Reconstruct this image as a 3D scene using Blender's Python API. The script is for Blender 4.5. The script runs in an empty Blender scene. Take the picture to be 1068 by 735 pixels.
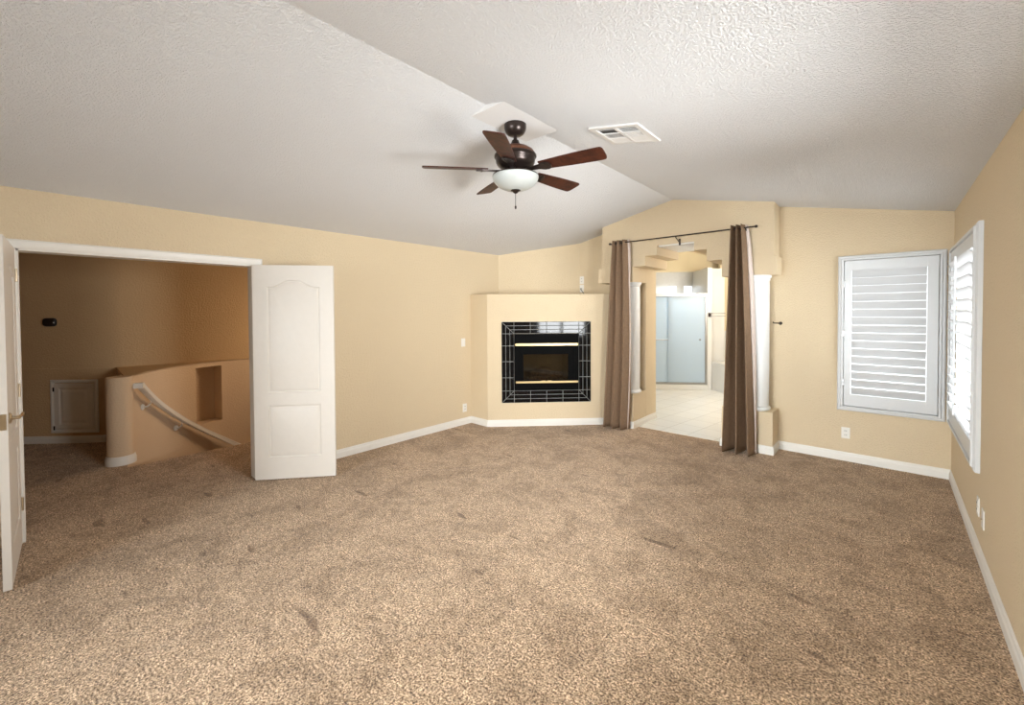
import bpy, bmesh, math, random
from mathutils import Vector, Matrix
random.seed(7)
PI = math.pi
SC = bpy.context.scene
COL = SC.collection

# ------------------------------------------------------------------ camera
F_PX, YAW, PITCH, ROLL = 442.143, 0.72682, -0.019314, -0.005339
fw = Vector((-math.sin(YAW) * math.cos(PITCH), math.cos(YAW) * math.cos(PITCH), math.sin(PITCH)))
rt = Vector((math.cos(YAW), math.sin(YAW), 0))
up = rt.cross(fw)
r2 = rt * math.cos(ROLL) + up * math.sin(ROLL)
u2 = -rt * math.sin(ROLL) + up * math.cos(ROLL)
cd = bpy.data.cameras.new('camera')
cam = bpy.data.objects.new('camera', cd)
COL.objects.link(cam)
cd.sensor_fit = 'HORIZONTAL'
cd.sensor_width = 36
cd.lens = F_PX / 1068 * 36
cd.shift_y = -33.56 / 1068
cd.clip_start = 0.05
M = Matrix.Identity(4)
for i in range(3):
    M[i][0], M[i][1], M[i][2] = r2[i], u2[i], -fw[i]
M[2][3] = 1.57
cam.matrix_world = M
SC.camera = cam

# ------------------------------------------------------------------ world, lights, exposure
SC.view_settings.view_transform = 'Standard'
SC.view_settings.look = 'None'
SC.view_settings.gamma = 1
SC.view_settings.use_curve_mapping = False
SC.view_settings.exposure = 0.52
W = bpy.data.worlds.new('daylight')
SC.world = W
W.use_nodes = True
bg = W.node_tree.nodes['Background']
bg.inputs[0].default_value = (0.93, 0.97, 1.0, 1)
bg.inputs[1].default_value = 1.6


def area(name, loc, direction, sx, sy, power, color=(1, 1, 1), spread=PI):
    l = bpy.data.lights.new(name, 'AREA')
    l.shape = 'RECTANGLE'
    l.size, l.size_y, l.energy, l.color = sx, sy, power, color
    l.spread = spread
    o = bpy.data.objects.new(name, l)
    COL.objects.link(o)
    o.location = loc
    o.rotation_euler = Vector(direction).to_track_quat('-Z', 'Y').to_euler()
    return o


# daylight behind each window (outside the glass) plus unseen lights added in hall and bathroom
area('daylight_corner_window', (0.0, 5.98, 1.35), (0, -1, 0.0), 1.2, 1.9, 6, (0.90, 0.96, 1.0))
area('daylight_side_window', (0.86, 4.70, 1.25), (-1, 0, 0.0), 1.9, 1.9, 115, (0.90, 0.96, 1.0))
area('daylight_near_side_window', (0.98, 1.75, 1.40), (-0.85, 0.52, 0.10), 1.4, 1.4, 145, (0.95, 0.98, 1.0), math.radians(150))
area('rear_window_fill', (-1.7, -2.66, 1.45), (0.06, 1, -0.21), 2.3, 1.7, 62, (0.92, 0.97, 1.0), math.radians(76))  # fill light from behind the camera, through an added window
area('stairwell_light', (-6.2, 3.35, 1.35), (-0.25, -1, -0.1), 0.5, 0.7, 15, (1.0, 0.74, 0.50))  # unseen warm light standing in for a stairwell window
pl = bpy.data.lights.new('bath_fill', 'POINT')  # unseen point light added to brighten the bath walls and arch steps
pl.energy, pl.color, pl.shadow_soft_size = 48, (1.0, 0.97, 0.93), 0.15
bath_fill = bpy.data.objects.new('bath_fill', pl)
COL.objects.link(bath_fill)
bath_fill.location = (-1.5, 7.5, 2.35)
area('jamb_fill', (-1.0, 7.3, 1.9), (-1, -0.25, 0.0), 1.2, 0.6, 26, (1.0, 0.97, 0.93))  # unseen light added to brighten the arch jambs
area('shower_fill', (-3.45, 8.86, 2.25), (-0.1, 0.1, -1), 0.5, 0.5, 8.0, (0.72, 0.87, 1.0), math.radians(120))  # unseen overhead light added to brighten the frosted glass from behind
area('daylight_glass_block', (-3.64, 9.83, 2.05), (0.589, -0.808, 0), 0.9, 0.4, 9, (0.95, 0.98, 1.0))


# ------------------------------------------------------------------ materials
def new_mat(name):
    m = bpy.data.materials.new(name)
    m.use_nodes = True
    nt = m.node_tree
    return m, nt, nt.nodes['Principled BSDF']


def simple(name, col, rough=0.5, metal=0.0, spec=0.5, vary=0.03, scale=20.0, bump=0.0, bscale=80.0):
    m, nt, p = new_mat(name)
    n = nt.nodes
    tc = n.new('ShaderNodeTexCoord')
    nz = n.new('ShaderNodeTexNoise')
    nz.inputs['Scale'].default_value = scale
    nz.inputs['Detail'].default_value = 4
    nt.links.new(tc.outputs['Object'], nz.inputs['Vector'])
    cr = n.new('ShaderNodeValToRGB')
    cr.color_ramp.elements[0].position = 0.3
    cr.color_ramp.elements[1].position = 0.7
    cr.color_ramp.elements[0].color = tuple(c * (1 - vary) for c in col) + (1,)
    cr.color_ramp.elements[1].color = tuple(min(1, c * (1 + vary)) for c in col) + (1,)
    nt.links.new(nz.outputs['Fac'], cr.inputs['Fac'])
    nt.links.new(cr.outputs['Color'], p.inputs['Base Color'])
    p.inputs['Roughness'].default_value = rough
    p.inputs['Metallic'].default_value = metal
    p.inputs['Specular IOR Level'].default_value = spec
    if bump > 0:
        nb = n.new('ShaderNodeTexNoise')
        nb.inputs['Scale'].default_value = bscale
        nb.inputs['Detail'].default_value = 3
        nt.links.new(tc.outputs['Object'], nb.inputs['Vector'])
        b = n.new('ShaderNodeBump')
        b.inputs['Strength'].default_value = bump
        b.inputs['Distance'].default_value = 0.01
        nt.links.new(nb.outputs['Fac'], b.inputs['Height'])
        nt.links.new(b.outputs['Normal'], p.inputs['Normal'])
    return m


def textured_plaster(name, col, scale, strength, dist, rough=0.85, vary=0.03, lo=0.42, hi=0.62):
    """orange-peel wall paint or knocked-down ceiling: blotchy raised islands"""
    m, nt, p = new_mat(name)
    n = nt.nodes
    tc = n.new('ShaderNodeTexCoord')
    a = n.new('ShaderNodeTexNoise')
    a.inputs['Scale'].default_value = scale
    a.inputs['Detail'].default_value = 3
    a.inputs['Roughness'].default_value = 0.55
    nt.links.new(tc.outputs['Object'], a.inputs['Vector'])
    r = n.new('ShaderNodeValToRGB')
    r.color_ramp.elements[0].position = lo
    r.color_ramp.elements[1].position = hi
    nt.links.new(a.outputs['Fac'], r.inputs['Fac'])
    b = n.new('ShaderNodeBump')
    b.inputs['Strength'].default_value = strength
    b.inputs['Distance'].default_value = dist
    nt.links.new(r.outputs['Color'], b.inputs['Height'])
    nt.links.new(b.outputs['Normal'], p.inputs['Normal'])
    c = n.new('ShaderNodeTexNoise')
    c.inputs['Scale'].default_value = 1.3
    c.inputs['Detail'].default_value = 5
    nt.links.new(tc.outputs['Object'], c.inputs['Vector'])
    r2_ = n.new('ShaderNodeValToRGB')
    r2_.color_ramp.elements[0].color = tuple(x * (1 - vary) for x in col) + (1,)
    r2_.color_ramp.elements[1].color = tuple(min(1, x * (1 + vary)) for x in col) + (1,)
    nt.links.new(c.outputs['Fac'], r2_.inputs['Fac'])
    nt.links.new(r2_.outputs['Color'], p.inputs['Base Color'])
    p.inputs['Roughness'].default_value = rough
    p.inputs['Specular IOR Level'].default_value = 0.25
    return m


def carpet_mat():
    m, nt, p = new_mat('carpet')
    n = nt.nodes
    L = nt.links.new
    tc = n.new('ShaderNodeTexCoord')
    mp = n.new('ShaderNodeMapping')
    L(tc.outputs['Object'], mp.inputs['Vector'])

    def noise(scale, det, rough=0.6, dist=0.0):
        x = n.new('ShaderNodeTexNoise')
        x.inputs['Scale'].default_value = scale
        x.inputs['Detail'].default_value = det
        x.inputs['Roughness'].default_value = rough
        x.inputs['Distortion'].default_value = dist
        L(mp.outputs['Vector'], x.inputs['Vector'])
        return x
    fine = noise(105, 3, 0.75)
    r = n.new('ShaderNodeValToRGB')
    e = r.color_ramp.elements
    e[0].position = 0.40
    e[0].color = (0.095, 0.042, 0.014, 1)
    e[1].position = 0.62
    e[1].color = (0.95, 0.74, 0.51, 1)
    k = r.color_ramp.elements.new(0.50)
    k.color = (0.52, 0.345, 0.205, 1)
    L(fine.outputs['Fac'], r.inputs['Fac'])
    big = noise(3.2, 8, 0.62, 0.8)
    r3 = n.new('ShaderNodeValToRGB')
    r3.color_ramp.elements[0].position = 0.37
    r3.color_ramp.elements[0].color = (0.76, 0.73, 0.69, 1)
    r3.color_ramp.elements[1].position = 0.57
    r3.color_ramp.elements[1].color = (1.06, 1.06, 1.06, 1)
    L(big.outputs['Fac'], r3.inputs['Fac'])
    tuft = noise(30, 4, 0.7, 0.8)
    r4 = n.new('ShaderNodeValToRGB')
    r4.color_ramp.elements[0].position = 0.36
    r4.color_ramp.elements[0].color = (0.62, 0.58, 0.53, 1)
    r4.color_ramp.elements[1].position = 0.60
    r4.color_ramp.elements[1].color = (1.12, 1.12, 1.12, 1)
    L(tuft.outputs['Fac'], r4.inputs['Fac'])
    m0 = n.new('ShaderNodeMixRGB')
    m0.blend_type = 'MULTIPLY'
    m0.inputs[0].default_value = 1
    L(r.outputs['Color'], m0.inputs[1])
    L(r4.outputs['Color'], m0.inputs[2])
    mx = n.new('ShaderNodeMixRGB')
    mx.blend_type = 'MULTIPLY'
    mx.inputs[0].default_value = 1
    L(m0.outputs['Color'], mx.inputs[1])
    L(r3.outputs['Color'], mx.inputs[2])
    # short creases and dents worn into the pile, their shade painted as darker colour
    mp2 = n.new('ShaderNodeMapping')
    mp2.inputs['Rotation'].default_value = (0, 0, math.radians(25))
    mp2.inputs['Scale'].default_value = (1.0, 3.2, 1.0)
    L(tc.outputs['Object'], mp2.inputs['Vector'])
    dn = n.new('ShaderNodeTexNoise')
    dn.inputs['Scale'].default_value = 2.6
    dn.inputs['Detail'].default_value = 2
    dn.inputs['Roughness'].default_value = 0.5
    L(mp2.outputs['Vector'], dn.inputs['Vector'])
    dr = n.new('ShaderNodeValToRGB')
    dr.color_ramp.elements[0].position = 0.685
    dr.color_ramp.elements[1].position = 0.73
    L(dn.outputs['Fac'], dr.inputs['Fac'])
    dm = n.new('ShaderNodeMixRGB')
    dm.blend_type = 'MULTIPLY'
    dm.inputs[2].default_value = (0.50, 0.44, 0.38, 1)
    L(dr.outputs['Color'], dm.inputs[0])
    L(mx.outputs['Color'], dm.inputs[1])
    L(dm.outputs['Color'], p.inputs['Base Color'])
    p.inputs['Roughness'].default_value = 1.0
    p.inputs['Specular IOR Level'].default_value = 0.05
    p.inputs['Sheen Weight'].default_value = 0.25
    b1 = n.new('ShaderNodeBump')
    b1.inputs['Strength'].default_value = 0.9
    b1.inputs['Distance'].default_value = 0.012
    L(fine.outputs['Fac'], b1.inputs['Height'])
    mid = noise(5, 3, 0.5, 0.6)
    b2 = n.new('ShaderNodeBump')
    b2.inputs['Strength'].default_value = 0.5
    b2.inputs['Distance'].default_value = 0.04
    L(mid.outputs['Fac'], b2.inputs['Height'])
    L(b1.outputs['Normal'], b2.inputs['Normal'])
    L(b2.outputs['Normal'], p.inputs['Normal'])
    return m


def tile_floor_mat():
    m, nt, p = new_mat('white_floor_tile')
    n = nt.nodes
    L = nt.links.new
    tc = n.new('ShaderNodeTexCoord')
    mp = n.new('ShaderNodeMapping')
    mp.inputs['Rotation'].default_value = (0, 0, math.radians(8))
    L(tc.outputs['Object'], mp.inputs['Vector'])
    br = n.new('ShaderNodeTexBrick')
    br.offset = 0.0
    br.inputs['Scale'].default_value = 1.0
    br.inputs['Brick Width'].default_value = 0.33
    br.inputs['Row Height'].default_value = 0.33
    br.inputs['Mortar Size'].default_value = 0.004
    br.inputs['Color1'].default_value = (0.80, 0.79, 0.75, 1)
    br.inputs['Color2'].default_value = (0.76, 0.75, 0.71, 1)
    br.inputs['Mortar'].default_value = (0.55, 0.53, 0.49, 1)
    L(mp.outputs['Vector'], br.inputs['Vector'])
    L(br.outputs['Color'], p.inputs['Base Color'])
    p.inputs['Roughness'].default_value = 0.22
    return m


def wood_mat(name, c0, c1, rough=0.3):
    m, nt, p = new_mat(name)
    n = nt.nodes
    L = nt.links.new
    tc = n.new('ShaderNodeTexCoord')
    nz = n.new('ShaderNodeTexNoise')
    nz.inputs['Scale'].default_value = 18
    nz.inputs['Detail'].default_value = 6
    nz.inputs['Distortion'].default_value = 1.2
    L(tc.outputs['Object'], nz.inputs['Vector'])
    r = n.new('ShaderNodeValToRGB')
    r.color_ramp.elements[0].color = c0 + (1,)
    r.color_ramp.elements[1].color = c1 + (1,)
    r.color_ramp.elements[0].position = 0.35
    r.color_ramp.elements[1].position = 0.7
    L(nz.outputs['Fac'], r.inputs['Fac'])
    L(r.outputs['Color'], p.inputs['Base Color'])
    p.inputs['Roughness'].default_value = rough
    p.inputs['Specular IOR Level'].default_value = 0.3
    return m


def clear_glass(name, tint=(1, 1, 1), fac=0.06):
    m = bpy.data.materials.new(name)
    m.use_nodes = True
    nt = m.node_tree
    n = nt.nodes
    n.remove(n['Principled BSDF'])
    out = n['Material Output']
    t = n.new('ShaderNodeBsdfTransparent')
    t.inputs[0].default_value = tint + (1,)
    g = n.new('ShaderNodeBsdfGlossy')
    g.inputs['Roughness'].default_value = 0.02
    fr = n.new('ShaderNodeFresnel')
    fr.inputs[0].default_value = 1.45
    mx = n.new('ShaderNodeMixShader')
    nt.links.new(fr.outputs[0], mx.inputs[0])
    nt.links.new(t.outputs[0], mx.inputs[1])
    nt.links.new(g.outputs[0], mx.inputs[2])
    nt.links.new(mx.outputs[0], out.inputs[0])
    return m


def frosted_glass(name, col, transl=0.6):
    m = bpy.data.materials.new(name)
    m.use_nodes = True
    nt = m.node_tree
    n = nt.nodes
    n.remove(n['Principled BSDF'])
    out = n['Material Output']
    t = n.new('ShaderNodeBsdfTranslucent')
    d = n.new('ShaderNodeBsdfDiffuse')
    g = n.new('ShaderNodeBsdfGlossy')
    tc = n.new('ShaderNodeTexCoord')
    nz = n.new('ShaderNodeTexNoise')
    nz.inputs['Scale'].default_value = 60
    nt.links.new(tc.outputs['Object'], nz.inputs['Vector'])
    bp = n.new('ShaderNodeBump')
    bp.inputs['Strength'].default_value = 0.3
    bp.inputs['Distance'].default_value = 0.005
    nt.links.new(nz.outputs['Fac'], bp.inputs['Height'])
    nt.links.new(bp.outputs['Normal'], g.inputs['Normal'])
    g.inputs['Roughness'].default_value = 0.25
    for s in (t, d):
        s.inputs[0].default_value = col + (1,)
    a = n.new('ShaderNodeMixShader')
    a.inputs[0].default_value = transl
    nt.links.new(d.outputs[0], a.inputs[1])
    nt.links.new(t.outputs[0], a.inputs[2])
    b = n.new('ShaderNodeMixShader')
    b.inputs[0].default_value = 0.025
    nt.links.new(a.outputs[0], b.inputs[1])
    nt.links.new(g.outputs[0], b.inputs[2])
    nt.links.new(b.outputs[0], out.inputs[0])
    return m


def slat_mat():
    m = bpy.data.materials.new('shutter_white_slat')
    m.use_nodes = True
    nt = m.node_tree
    n = nt.nodes
    p = n['Principled BSDF']
    p.inputs['Base Color'].default_value = (0.66, 0.66, 0.66, 1)
    p.inputs['Roughness'].default_value = 0.4
    t = n.new('ShaderNodeBsdfTranslucent')
    t.inputs[0].default_value = (0.9, 0.9, 0.9, 1)
    a = n.new('ShaderNodeMixShader')
    a.inputs[0].default_value = 0.3
    nt.links.new(p.outputs[0], a.inputs[1])
    nt.links.new(t.outputs[0], a.inputs[2])
    nt.links.new(a.outputs[0], n['Material Output'].inputs[0])
    return m


BEIGE = (0.72, 0.588, 0.40)
m_wall = textured_plaster('beige_orange_peel_paint', BEIGE, 80, 0.5, 0.008)
m_ceil = textured_plaster('white_textured_ceiling', (0.79, 0.79, 0.79), 95, 0.7, 0.009, lo=0.42, hi=0.60)
m_pad = textured_plaster('white_pad_paint', (0.74, 0.72, 0.70), 55, 0.15, 0.005)
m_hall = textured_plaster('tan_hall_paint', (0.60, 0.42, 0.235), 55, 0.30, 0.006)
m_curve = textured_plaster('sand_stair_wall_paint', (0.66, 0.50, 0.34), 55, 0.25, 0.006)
m_yellow = textured_plaster('yellow_bath_paint', (0.76, 0.65, 0.44), 55, 0.15, 0.005)
m_trim = simple('white_trim_paint', (0.80, 0.77, 0.71), 0.4, vary=0.01)
m_door = simple('white_door_paint', (0.72, 0.675, 0.61), 0.42, vary=0.01, bump=0.05, bscale=40)
m_column = simple('white_column_paint', (0.78, 0.78, 0.76), 0.45, vary=0.01)
m_carpet = carpet_mat()
m_tilefloor = tile_floor_mat()
m_bathwhite = simple('white_bath_tile', (0.68, 0.67, 0.64), 0.3, vary=0.02, scale=3)
m_blacktile = simple('glossy_black_tile', (0.004, 0.004, 0.005), 0.06, spec=0.22, vary=0.1)
m_grout = simple('grey_grout', (0.30, 0.30, 0.28), 0.9)
m_blackmetal = simple('black_stove_metal', (0.004, 0.004, 0.004), 0.6, spec=0.03, vary=0.1)
m_brass = simple('polished_brass', (0.62, 0.47, 0.25), 0.4, metal=1.0)
m_nickel = simple('satin_brass_nickel', (0.55, 0.46, 0.33), 0.3, metal=1.0)
m_chrome = simple('brushed_chrome', (0.40, 0.40, 0.40), 0.42, metal=1.0)
m_bronze = simple('dark_oiled_bronze', (0.035, 0.024, 0.020), 0.28, metal=0.6, vary=0.1)
m_copper = simple('rubbed_copper_bronze', (0.16, 0.065, 0.035), 0.35, metal=0.7, vary=0.15)
m_blade = wood_mat('dark_cherry_wood', (0.028, 0.006, 0.003), (0.075, 0.019, 0.008), 0.45)
m_bowl = simple('frosted_white_glass_bowl', (0.43, 0.45, 0.43), 0.35, vary=0.03, scale=12)
m_fabric = simple('taupe_suede_curtain', (0.25, 0.165, 0.105), 0.9, spec=0.1, vary=0.08, scale=40, bump=0.05, bscale=300)
m_lining = simple('pale_curtain_lining', (0.66, 0.56, 0.50), 0.9, spec=0.1)
m_plastic = simple('white_plate_plastic', (0.82, 0.79, 0.73), 0.35, vary=0.01)
m_darkslot = simple('dark_socket_slot', (0.03, 0.03, 0.03), 0.5)
m_black = simple('black_plastic', (0.008, 0.008, 0.010), 0.4)
m_ventgrey = simple('painted_vent_metal', (0.70, 0.68, 0.65), 0.45, vary=0.01)
m_ventdark = simple('dark_duct', (0.05, 0.048, 0.045), 0.9)
m_slat = slat_mat()
m_shutter = simple('white_shutter_paint', (0.65, 0.66, 0.66), 0.4, vary=0.01)
m_glass = clear_glass('window_glass')
m_smoked = clear_glass('smoked_fire_glass', (0.60, 0.54, 0.44))
m_frost = frosted_glass('frosted_shower_glass', (0.72, 0.81, 0.88))
m_block = frosted_glass('glass_block', (0.95, 0.97, 1.0), 0.85)
m_log = wood_mat('ceramic_fire_log', (0.05, 0.035, 0.025), (0.20, 0.15, 0.11), 0.9)
m_firebox = simple('sooty_firebox', (0.16, 0.14, 0.10), 0.9, vary=0.2)
m_access = simple('grey_white_access_paint', (0.80, 0.77, 0.70), 0.5, vary=0.02)
m_outside = simple('pale_outdoor_ground', (0.6, 0.58, 0.54), 0.9)


# ------------------------------------------------------------------ mesh helpers
class MB:
    """collects shapes in one bmesh, in world space, and links them as ONE mesh object"""

    def __init__(self):
        self.bm = bmesh.new()

    def poly(self, pts):
        vs = [self.bm.verts.new(p) for p in pts]
        return self.bm.faces.new(vs)

    def hexa(self, p):
        """8 points: bottom loop 0-3, top loop 4-7"""
        v = [self.bm.verts.new(q) for q in p]
        for f in ((3, 2, 1, 0), (4, 5, 6, 7), (0, 1, 5, 4), (1, 2, 6, 5), (2, 3, 7, 6), (3, 0, 4, 7)):
            self.bm.faces.new([v[i] for i in f])
        return v

    def box(self, x0, x1, y0, y1, z0, z1, T=None, bev=0.0):
        p = [(x0, y0, z0), (x1, y0, z0), (x1, y1, z0), (x0, y1, z0), (x0, y0, z1), (x1, y0, z1), (x1, y1, z1), (x0, y1, z1)]
        if T:
            p = [T(q) for q in p]
        v = self.hexa(p)
        if bev > 0:
            es = list({e for q in v for e in q.link_edges})
            bmesh.ops.bevel(self.bm, geom=es, offset=bev, segments=2, affect='EDGES', profile=0.7)
        return v

    def prism(self, pts, ext, T=None):
        """polygon pts (3D, planar) extruded by the vector ext"""
        e = Vector(ext)
        a = [Vector(p) for p in pts]
        b = [p + e for p in a]
        if T:
            a = [Vector(T(p)) for p in a]
            b = [Vector(T(p)) for p in b]
        va = [self.bm.verts.new(p) for p in a]
        vb = [self.bm.verts.new(p) for p in b]
        n = len(a)
        self.bm.faces.new(va[::-1])
        self.bm.faces.new(vb)
        for i in range(n):
            self.bm.faces.new((va[i], va[(i + 1) % n], vb[(i + 1) % n], vb[i]))

    def loft(self, loops, cap=True, closed=True):
        vs = [[self.bm.verts.new(p) for p in l] for l in loops]
        n = len(vs[0])
        for a, b in zip(vs[:-1], vs[1:]):
            for i in range(n if closed else n - 1):
                j = (i + 1) % n
                self.bm.faces.new((a[i], a[j], b[j], b[i]))
        if cap:
            self.bm.faces.new(vs[0][::-1])
            self.bm.faces.new(vs[-1])
        return vs

    def lathe(self, prof, center, axis=(0, 0, 1), n=32, cap=True):
        """prof: list of (radius, height along axis)"""
        ax = Vector(axis).normalized()
        a = ax.orthogonal().normalized()
        b = ax.cross(a)
        c = Vector(center)
        loops = []
        for r, h in prof:
            loops.append([c + ax * h + (a * math.cos(2 * PI * i / n) + b * math.sin(2 * PI * i / n)) * max(r, 1e-4) for i in range(n)])
        self.loft(loops, cap)

    def tube(self, path, rad, n=10, section=None, cap=True, upv=(0, 0, 1)):
        """section: list of (side, up) offsets, else a circle of radius rad"""
        P = [Vector(p) for p in path]
        loops = []
        for i, p in enumerate(P):
            d = (P[min(i + 1, len(P) - 1)] - P[max(i - 1, 0)]).normalized()
            u = Vector(upv)
            if abs(d.dot(u)) > 0.97:
                u = Vector((0, 1, 0)) if abs(d.y) < 0.9 else Vector((1, 0, 0))
            s = d.cross(u).normalized()
            w = s.cross(d).normalized()
            if section:
                loops.append([p + s * a + w * b for a, b in section])
            else:
                loops.append([p + (s * math.cos(2 * PI * k / n) + w * math.sin(2 * PI * k / n)) * rad for k in range(n)])
        self.loft(loops, cap)

    def sphere(self, c, r, sx=1, sy=1, sz=1):
        bmesh.ops.create_uvsphere(self.bm, u_segments=20, v_segments=12, radius=r,
                                  matrix=Matrix.Translation(c) @ Matrix.Diagonal((sx, sy, sz, 1)))

    def build(self, name, mat, parent=None, smooth=False, angle=40, label=None):
        bm = self.bm
        bmesh.ops.recalc_face_normals(bm, faces=bm.faces)
        o_loc = Vector((0, 0, 0))
        if parent is not None:
            q = parent
            while q is not None:
                o_loc += q.location
                q = q.parent
            bmesh.ops.translate(bm, verts=bm.verts, vec=-o_loc)
        me = bpy.data.meshes.new(name)
        bm.to_mesh(me)
        bm.free()
        if smooth:
            for f in me.polygons:
                f.use_smooth = True
            try:
                me.set_sharp_from_angle(angle=math.radians(angle))
            except Exception:
                pass
        o = bpy.data.objects.new(name, me)
        COL.objects.link(o)
        if mat:
            me.materials.append(mat)
        if parent is not None:
            o.parent = parent
        if label:
            o['label'] = label
        return o


def empty(name, loc, label, cat, group=None, kind=None):
    o = bpy.data.objects.new(name, None)
    o.empty_display_size = 0.1
    COL.objects.link(o)
    o.location = loc
    return tag(o, label, cat, group, kind)


def tag(o, label, cat, group=None, kind=None):
    o['label'] = label
    o['category'] = cat
    if group:
        o['group'] = group
    if kind:
        o['kind'] = kind
    return o


def struct(o, label, cat):
    return tag(o, label, cat, None, 'structure')


# ------------------------------------------------------------------ the room's measures (metres)
XL, XR = -4.443, 0.441            # left and right wall faces
YB, YA, YF = 5.60, 5.297, -2.35   # window wall, arch wall front, wall behind the camera
XRIDGE, ZRIDGE = -2.024, 2.957
ZL, ZR = 2.433, 2.470             # ceiling heights at the side walls
SL = (ZRIDGE - ZL) / (XRIDGE - XL)
SR = (ZRIDGE - ZR) / (XR - XRIDGE)


def zc(x):
    return ZRIDGE - SL * (XRIDGE - x) if x < XRIDGE else ZRIDGE - SR * (x - XRIDGE)


DO0, DO1, DOH = -0.082, 1.374, 2.022   # double door opening in the left wall

# ---- floors
b = MB()
b.box(-4.70, 0.62, YF - 0.2, 5.44, -0.12, 0.0)
b.box(-4.70, -2.60, 5.44, 5.74, -0.12, 0.0)
b.box(-1.40, 0.62, 5.44, 5.74, -0.12, 0.0)
struct(b.build('floor', m_carpet), 'brown speckled carpet covering the bedroom floor', 'floor')
b = MB()
b.prism([(-4.70, -2.2, -0.12), (-4.70, 3.6, -0.12), (-5.82, 3.6, -0.12), (-5.82, 0.60, -0.12), (-6.04, 0.62, -0.12), (-7.35, 0.80, -0.12), (-8.9, -1.0, -0.12), (-8.9, -2.2, -0.12)], (0, 0, 0.12))
struct(b.build('floor_hall', m_carpet), 'dark shaded brown carpet of the hall beyond the double doors', 'floor')
b = MB()
b.box(-2.60, -1.40, 5.44, 5.74, -0.12, 0.004)
b.box(-4.7, -0.85, 5.74, 10.8, -0.12, 0.004)
struct(b.build('floor_bathroom', m_tilefloor), 'glossy white diagonal tile floor beyond the stepped arch', 'floor')

# ---- ceiling: two slopes meeting in a ridge
b = MB()
b.prism([(-4.70, YF - 0.2, zc(-4.70)), (XRIDGE, YF - 0.2, ZRIDGE), (0.66, YF - 0.2, zc(0.66)), (0.66, YF - 0.2, 3.2), (-4.70, YF - 0.2, 3.2)], (0, 5.74 - YF + 0.2, 0))
struct(b.build('ceiling', m_ceil), 'white textured vaulted ceiling with a ridge', 'ceiling')

# flat pad under the ridge that carries the fan
PZ = 2.925
b = MB()
xa, xb = -2.024 - (ZRIDGE - PZ) / SL - 0.002, -2.024 + (ZRIDGE - PZ) / SR + 0.002
b.prism([(xa, 2.03, PZ), (xb, 2.03, PZ), (XRIDGE, 2.03, ZRIDGE + 0.01)], (0, 0.59, 0))
struct(b.build('trim_1', m_pad), 'flat white pad boxed under the ceiling ridge above the fan', 'ceiling pad')


# ---- walls
def zt(x):
    return zc(x) + 0.03


b = MB()
b.box(-4.60, XL, YF - 0.2, DO0, 0, zt(XL))
b.box(-4.60, XL, DO0, DO1, DOH, zt(XL))
b.box(-4.60, XL, DO1, 5.74, 0, zt(XL))
struct(b.build('wall_left', m_wall), 'long beige wall with the double door opening', 'wall')

# window openings
W1 = dict(a0=-0.352, a1=0.352, z0=0.58, z1=2.08)    # in the window wall (x range)
W2 = dict(a0=4.02, a1=5.36, z0=0.58, z1=2.08)       # in the right wall (y range)
W3 = dict(a0=1.3, a1=2.8, z0=0.98, z1=2.20)        # right wall, beside the camera
b = MB()
b.box(XR, 0.60, YF - 0.2, W3['a0'], 0, 2.50)
b.box(XR, 0.60, W3['a1'], W2['a0'], 0, 2.50)
b.box(XR, 0.60, W2['a1'], 5.76, 0, 2.50)
for w in (W2, W3):
    b.box(XR, 0.60, w['a0'], w['a1'], 0, w['z0'])
    b.box(XR, 0.60, w['a0'], w['a1'], w['z1'], 2.50)
struct(b.build('wall_right', m_wall), 'beige textured wall at the right with one shuttered window', 'wall')

b = MB()
yb1 = YB + 0.15
b.prism([(-0.932, YB, 0), (W1['a0'], YB, 0), (W1['a0'], YB, zt(W1['a0'])), (-0.932, YB, zt(-0.932))], (0, 0.15, 0))
b.prism([(W1['a1'], YB, 0), (XR, YB, 0), (XR, YB, zt(XR)), (W1['a1'], YB, zt(W1['a1']))], (0, 0.15, 0))
b.box(W1['a0'], W1['a1'], YB, yb1, 0, W1['z0'])
b.prism([(W1['a0'], YB, W1['z1']), (W1['a1'], YB, W1['z1']), (W1['a1'], YB, zt(W1['a1'])), (W1['a0'], YB, zt(W1['a0']))], (0, 0.15, 0))
struct(b.build('wall_back', m_wall), 'beige wall with the smaller shuttered window', 'wall')

# wall left of the arch: the corner cut at 45 degrees above the chimney breast
b = MB()
b.prism([(-4.443, 4.690, 0), (-3.575, 5.60, 0), (-3.006, 5.60, 0), (-3.006, 5.74, 0), (-4.60, 5.74, 0), (-4.60, 4.690, 0)], (0, 0, 2.78))
struct(b.build('wall_corner', m_wall), 'shaded beige wall in the corner above the fireplace', 'wall')

# wall behind the camera with a broad window added for fill light
b = MB()
b.box(-4.60, -3.7, YF - 0.15, YF, 0, 2.65)
b.box(-0.5, 0.60, YF - 0.15, YF, 0, 2.75)
b.box(-3.7, -0.5, YF - 0.15, YF, 0, 0.35)
b.prism([(-3.7, YF, 2.35), (-0.5, YF, 2.35), (-0.5, YF, zt(-0.5)), (XRIDGE, YF, ZRIDGE + 0.03), (-3.7, YF, zt(-3.7))], (0, -0.15, 0))
struct(b.build('wall_front', m_wall), 'beige wall behind the camera', 'wall')

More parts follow.
